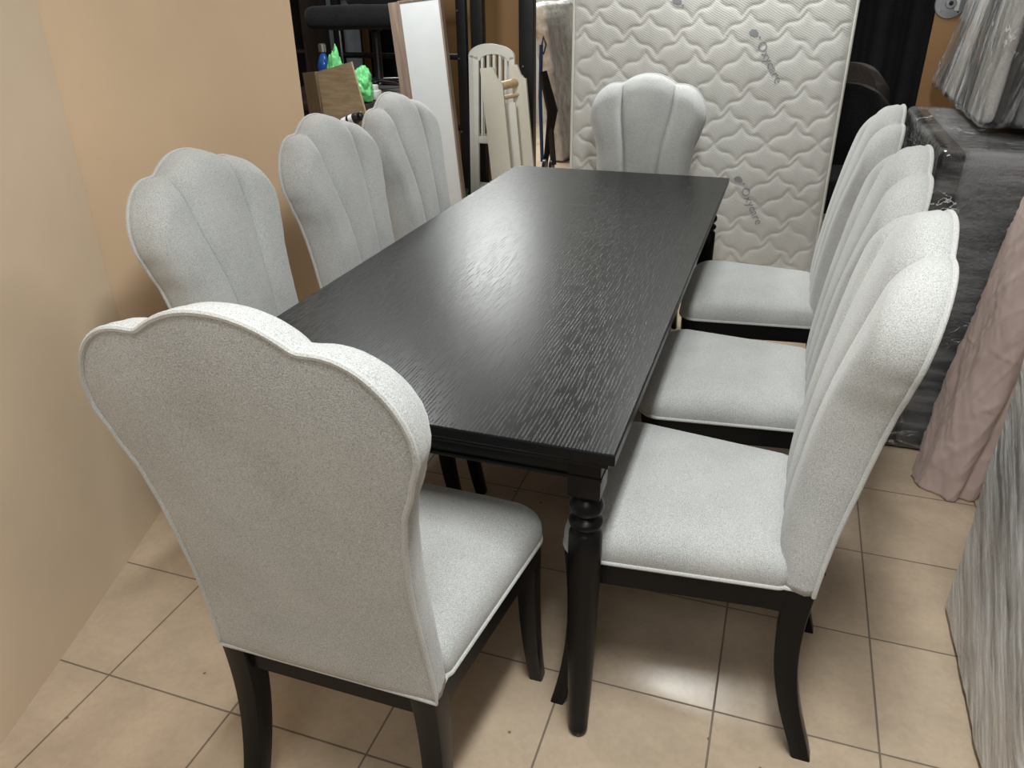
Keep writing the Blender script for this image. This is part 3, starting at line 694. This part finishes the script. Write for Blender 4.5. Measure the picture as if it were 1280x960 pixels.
# spray can lying on chair-height behind
sc_ = thing('spray_can', 'small black and white can with label resting behind the middle left chair', 'can', (-1.955, 2.46, .812))
MB().lathe([(.022, 0), (.026, .004), (.026, .13), (.020, .145)], n=28).build('body', M['dark_plastic'], sc_); MB().lathe([(.0263, .02), (.0268, .021), (.0268, .118), (.0263, .119)], n=28).build('label_band', M['white_plastic'], sc_)
for zz in (.045, .085): MB().lathe([(.0266, zz), (.0272, zz+.001), (.0272, zz+.012), (.0266, zz+.013)], n=28).build('printed_stripe', M['dark_plastic'], sc_)
MB().lathe([(.019, .145), (.021, .148), (.021, .163), (.012, .170)], n=24).build('cap', M['dark_plastic'], sc_)
sc_.rotation_euler = (0, math.radians(68), math.radians(8))
ck = thing('stool', 'low dark stool carrying the small can behind the middle left chair', 'stool', (-1.93, 2.44, 0))
MB().box(-.10, .12, -.03, .04, .755, .782, .004).build('seat', M['darkwood'], ck)
for sx in (-.09, .11):
    for sy in (-.018, .028): MB().box(sx-.01, sx+.01, sy-.01, sy+.01, 0, .756, .002).build('leg', M['darkwood'], ck)
# dark table with bottle, bag, chair
dt = thing('dark_side_table', 'dark brown table behind the oak-effect box with a bottle and green bag on it', 'table', (0, 0, 0))
MB().box(-3.0, -2.13, 3.05, 4.0, .80, .835, .004).build('tabletop', M['darkwood'], dt); MB().box(-2.95, -2.17, 3.09, 3.95, .72, .80, .003).build('apron', M['darkwood'], dt)
for sx in (-2.95, -2.23):
    for sy in (3.09, 3.89): MB().box(sx, sx+.06, sy, sy+.06, 0, .72, .003).build('leg', M['darkwood'], dt)
bo = thing('water_bottle', 'blue plastic bottle with clear cap standing on the dark table behind the oak-effect box', 'bottle', (-2.455, 3.25, .836))
MB().lathe([(.034, 0), (.038, .008), (.038, .17), (.036, .2), (.018, .25), (.014, .262)], n=32).build('body', M['bottle'], bo); MB().lathe([(.0385, .06), (.039, .061), (.039, .15), (.0385, .151)], n=32).build('label_band', M['blue_plastic'], bo)
MB().lathe([(.018, .262), (.022, .264), (.022, .305), (.017, .31)], n=24).build('cap', M['chrome'], bo)
def crumple(name, label, cat, c, s, mat, seed, amp=.35):
    bm = bmesh.new(); bmesh.ops.create_icosphere(bm, subdivisions=5, radius=1)
    for v in bm.verts:
        k = 1+amp*noise.fractal(v.co*1.6+Vector((seed, 0, 0)), .9, 2.1, 4); v.co = Vector((v.co.x*s[0]*k, v.co.y*s[1]*k, v.co.z*s[2]*k))
        v.co.z = max(v.co.z, -s[2]*.75)
    mb = MB(); bm.verts.index_update(); mb.add([v.co[:] for v in bm.verts], [[v.index for v in f.verts] for f in bm.faces]); bm.free()
    o = mb.build(name, mat, None, autos=None); o.location = c; return tag(o, label, cat)
crumple('plastic_bag', 'bright green crumpled plastic bag on the dark table right of the oak-effect box', 'bag', (-2.185, 3.18, .918), (.075, .065, .10), M['green_film'], 3)
crumple('plastic_bag', 'green bag corner peeping over the oak-effect box beside the bottle', 'bag', (-2.36, 3.22, .955), (.05, .045, .155), M['green_film'], 11, .3)
pk = thing('white_package', 'small white package on the dark table beside the green bag', 'package', (-2.165, 3.30, .836)); MB().box(-.03, .03, -.03, .04, 0, .055, .012).build('carton', M['white_plastic'], pk); MB().box(-.02, .02, -.02, .02, .054, .085, .006).build('lid', M['white_plastic'], pk)
bc = thing('black_swivel_chair', 'black upholstered chair with chrome base standing on the dark table at top left', 'chair', (-2.40, 3.82, .836))
displaced(dense_box(-.38, .33, -.25, .22, .365, .50, .06, .06).build('seat', M['black_cloth'], bc, autos=None), .01, 3)
displaced(dense_box(-.28, .30, .10, .22, .48, 1.0, .06, .05).build('backrest', M['black_cloth'], bc, autos=None), .01, 3)
MB().lathe([(.06, .36), (.028, .34), (.028, .05), (.04, .03)][::-1], n=24).build('column', M['black_metal'], bc)
for a in range(5):
    t_ = a*2*PI/5-.3; MB().tube([(0, 0, .05), (.15*math.cos(t_), .15*math.sin(t_), .045), (.26*math.cos(t_), .26*math.sin(t_), .014)], [.018, .014, .010], 10).build('leg', M['chrome'] if a == 0 else M['black_metal'], bc)
MB().tube([(-.12, -.24, .36), (-.115, -.245, .10)], .006, 8).build('lever', M['chrome'], bc)
# black cabinet on the far left with shelf and mirror
kb = thing('black_shelf_unit', 'tall black shelf unit beyond the end of the left partition', 'shelf', (0, 0, 0))
MB().box(-3.75, -3.14, 4.45, 4.47, 0, 2.2, .002).build('back_panel', M['black_metal'], kb)
for x in (-3.75, -3.135): MB().box(x, x+.02, 4.12, 4.45, 0, 2.2, .002).build('side_panel', M['darkwood'], kb)
for z in (.05, .5, 1.02, 1.5, 2.18): MB().box(-3.73, -3.136, 4.13, 4.45, z, z+.02, .002).build('shelf', M['darkwood'], kb)
mr = thing('painted_mirror_pane', 'mirror pane beside the black shelf unit at top left, its reflection painted grey-blue', 'pane', (-3.13, 4.75, 0))
m = simple('painted_reflection_grey_blue', (.36, .40, .44), .15)  # even grey-blue colour stands in for the mirror's reflection
MB().box(-.22, .10, 0, .006, .3, 1.9, .001).build('glass', m, mr); MB().box(-.23, .11, .007, .02, 0, 1.92, .002).build('backing', M['darkwood'], mr)
wd = thing('dark_wardrobe', 'tall black wardrobe behind the black chair at top left', 'wardrobe', (0, 0, 0))
MB().box(-4.6, -3.22, 5.3, 5.9, 0, 2.3, .004).build('carcass', M['black_metal'], wd)
for i in range(3): MB().box(-4.59+i*.46, -4.14+i*.46, 5.27, 5.298, .06, 2.28, .003).build('door', M['black_gloss'], wd)
w3 = thing('dark_bookcase', 'black cabinet behind the black upholstered chair', 'cabinet', (0, 0, 0))
MB().box(-3.0, -2.66, 4.85, 4.97, 0, 2.3, .004).build('carcass', M['black_metal'], w3); MB().box(-2.995, -2.665, 4.83, 4.849, .05, 2.28, .003).build('door', M['black_gloss'], w3)

# ------------------------------------------------------------------ lamps
LC = (.97, 1, .975)
def tube_lamp(name, label, x, y, z, lx, ly, power, col=(1, .98, .95)):
    r = thing(name, label, 'lamp', (x, y, z), 0, 'ceiling strip lamps')
    MB().box(-lx/2-.02, lx/2+.02, -ly/2-.02, ly/2+.02, .006, 2.75-z, .003).build('housing', M['white_plastic'], r)
    li = bpy.data.lights.new('strip', 'AREA'); li.shape = 'RECTANGLE'; li.size = lx; li.size_y = ly; li.energy = power; li.color = col
    o = bpy.data.objects.new('strip_light', li); COL.objects.link(o); o.parent = r
    return r
tube_lamp('ceiling_lamp', 'white ceiling strip lamp above the near end of the table', .22, -.60, 2.62, .16, 1.2, 58, LC)
tube_lamp('ceiling_lamp', 'white ceiling lamp above the mattress', -.08, 2.50, 2.35, .5, .26, 27, LC)
tube_lamp('ceiling_lamp', 'white ceiling lamp over the far left storage', -2.45, 6.0, 2.62, .7, .7, 100, LC)
tube_lamp('ceiling_lamp', 'added unseen fill lamp behind the camera', .2, -2.2, 2.62, .9, .6, 17, LC)  # unseen fill lamp, added to lift the left wall and the shadows
tube_lamp('ceiling_lamp', 'white ceiling lamp above the cot ends', -1.9, 2.6, 2.62, .5, .5, 38, LC)
w = bpy.data.worlds.new('dim_room_air'); scn.world = w; w.use_nodes = True
w.node_tree.nodes['Background'].inputs[0].default_value = (.9, .95, 1, 1); w.node_tree.nodes['Background'].inputs[1].default_value = .05

# ------------------------------------------------------------------ camera
cam = bpy.data.cameras.new('camera'); co = bpy.data.objects.new('camera', cam); COL.objects.link(co); scn.camera = co
cam.sensor_width = 36; cam.lens = 974.6*36/1280; cam.clip_start = .05
r_ = Vector((.94657542, .3222646, -.01185356)); u_ = Vector((-.13740019, .43628891, .88925428)); f_ = Vector((-.29174675, .84011756, -.45725958))
mat = Matrix((r_, u_, -f_)).transposed().to_4x4(); mat.translation = Vector((.1971, -1.0821, 1.445)); co.matrix_world = mat
vs_ = scn.view_settings; vs_.view_transform = 'Standard'; vs_.look = 'None'; vs_.exposure = 0; vs_.gamma = 1; vs_.use_curve_mapping = False
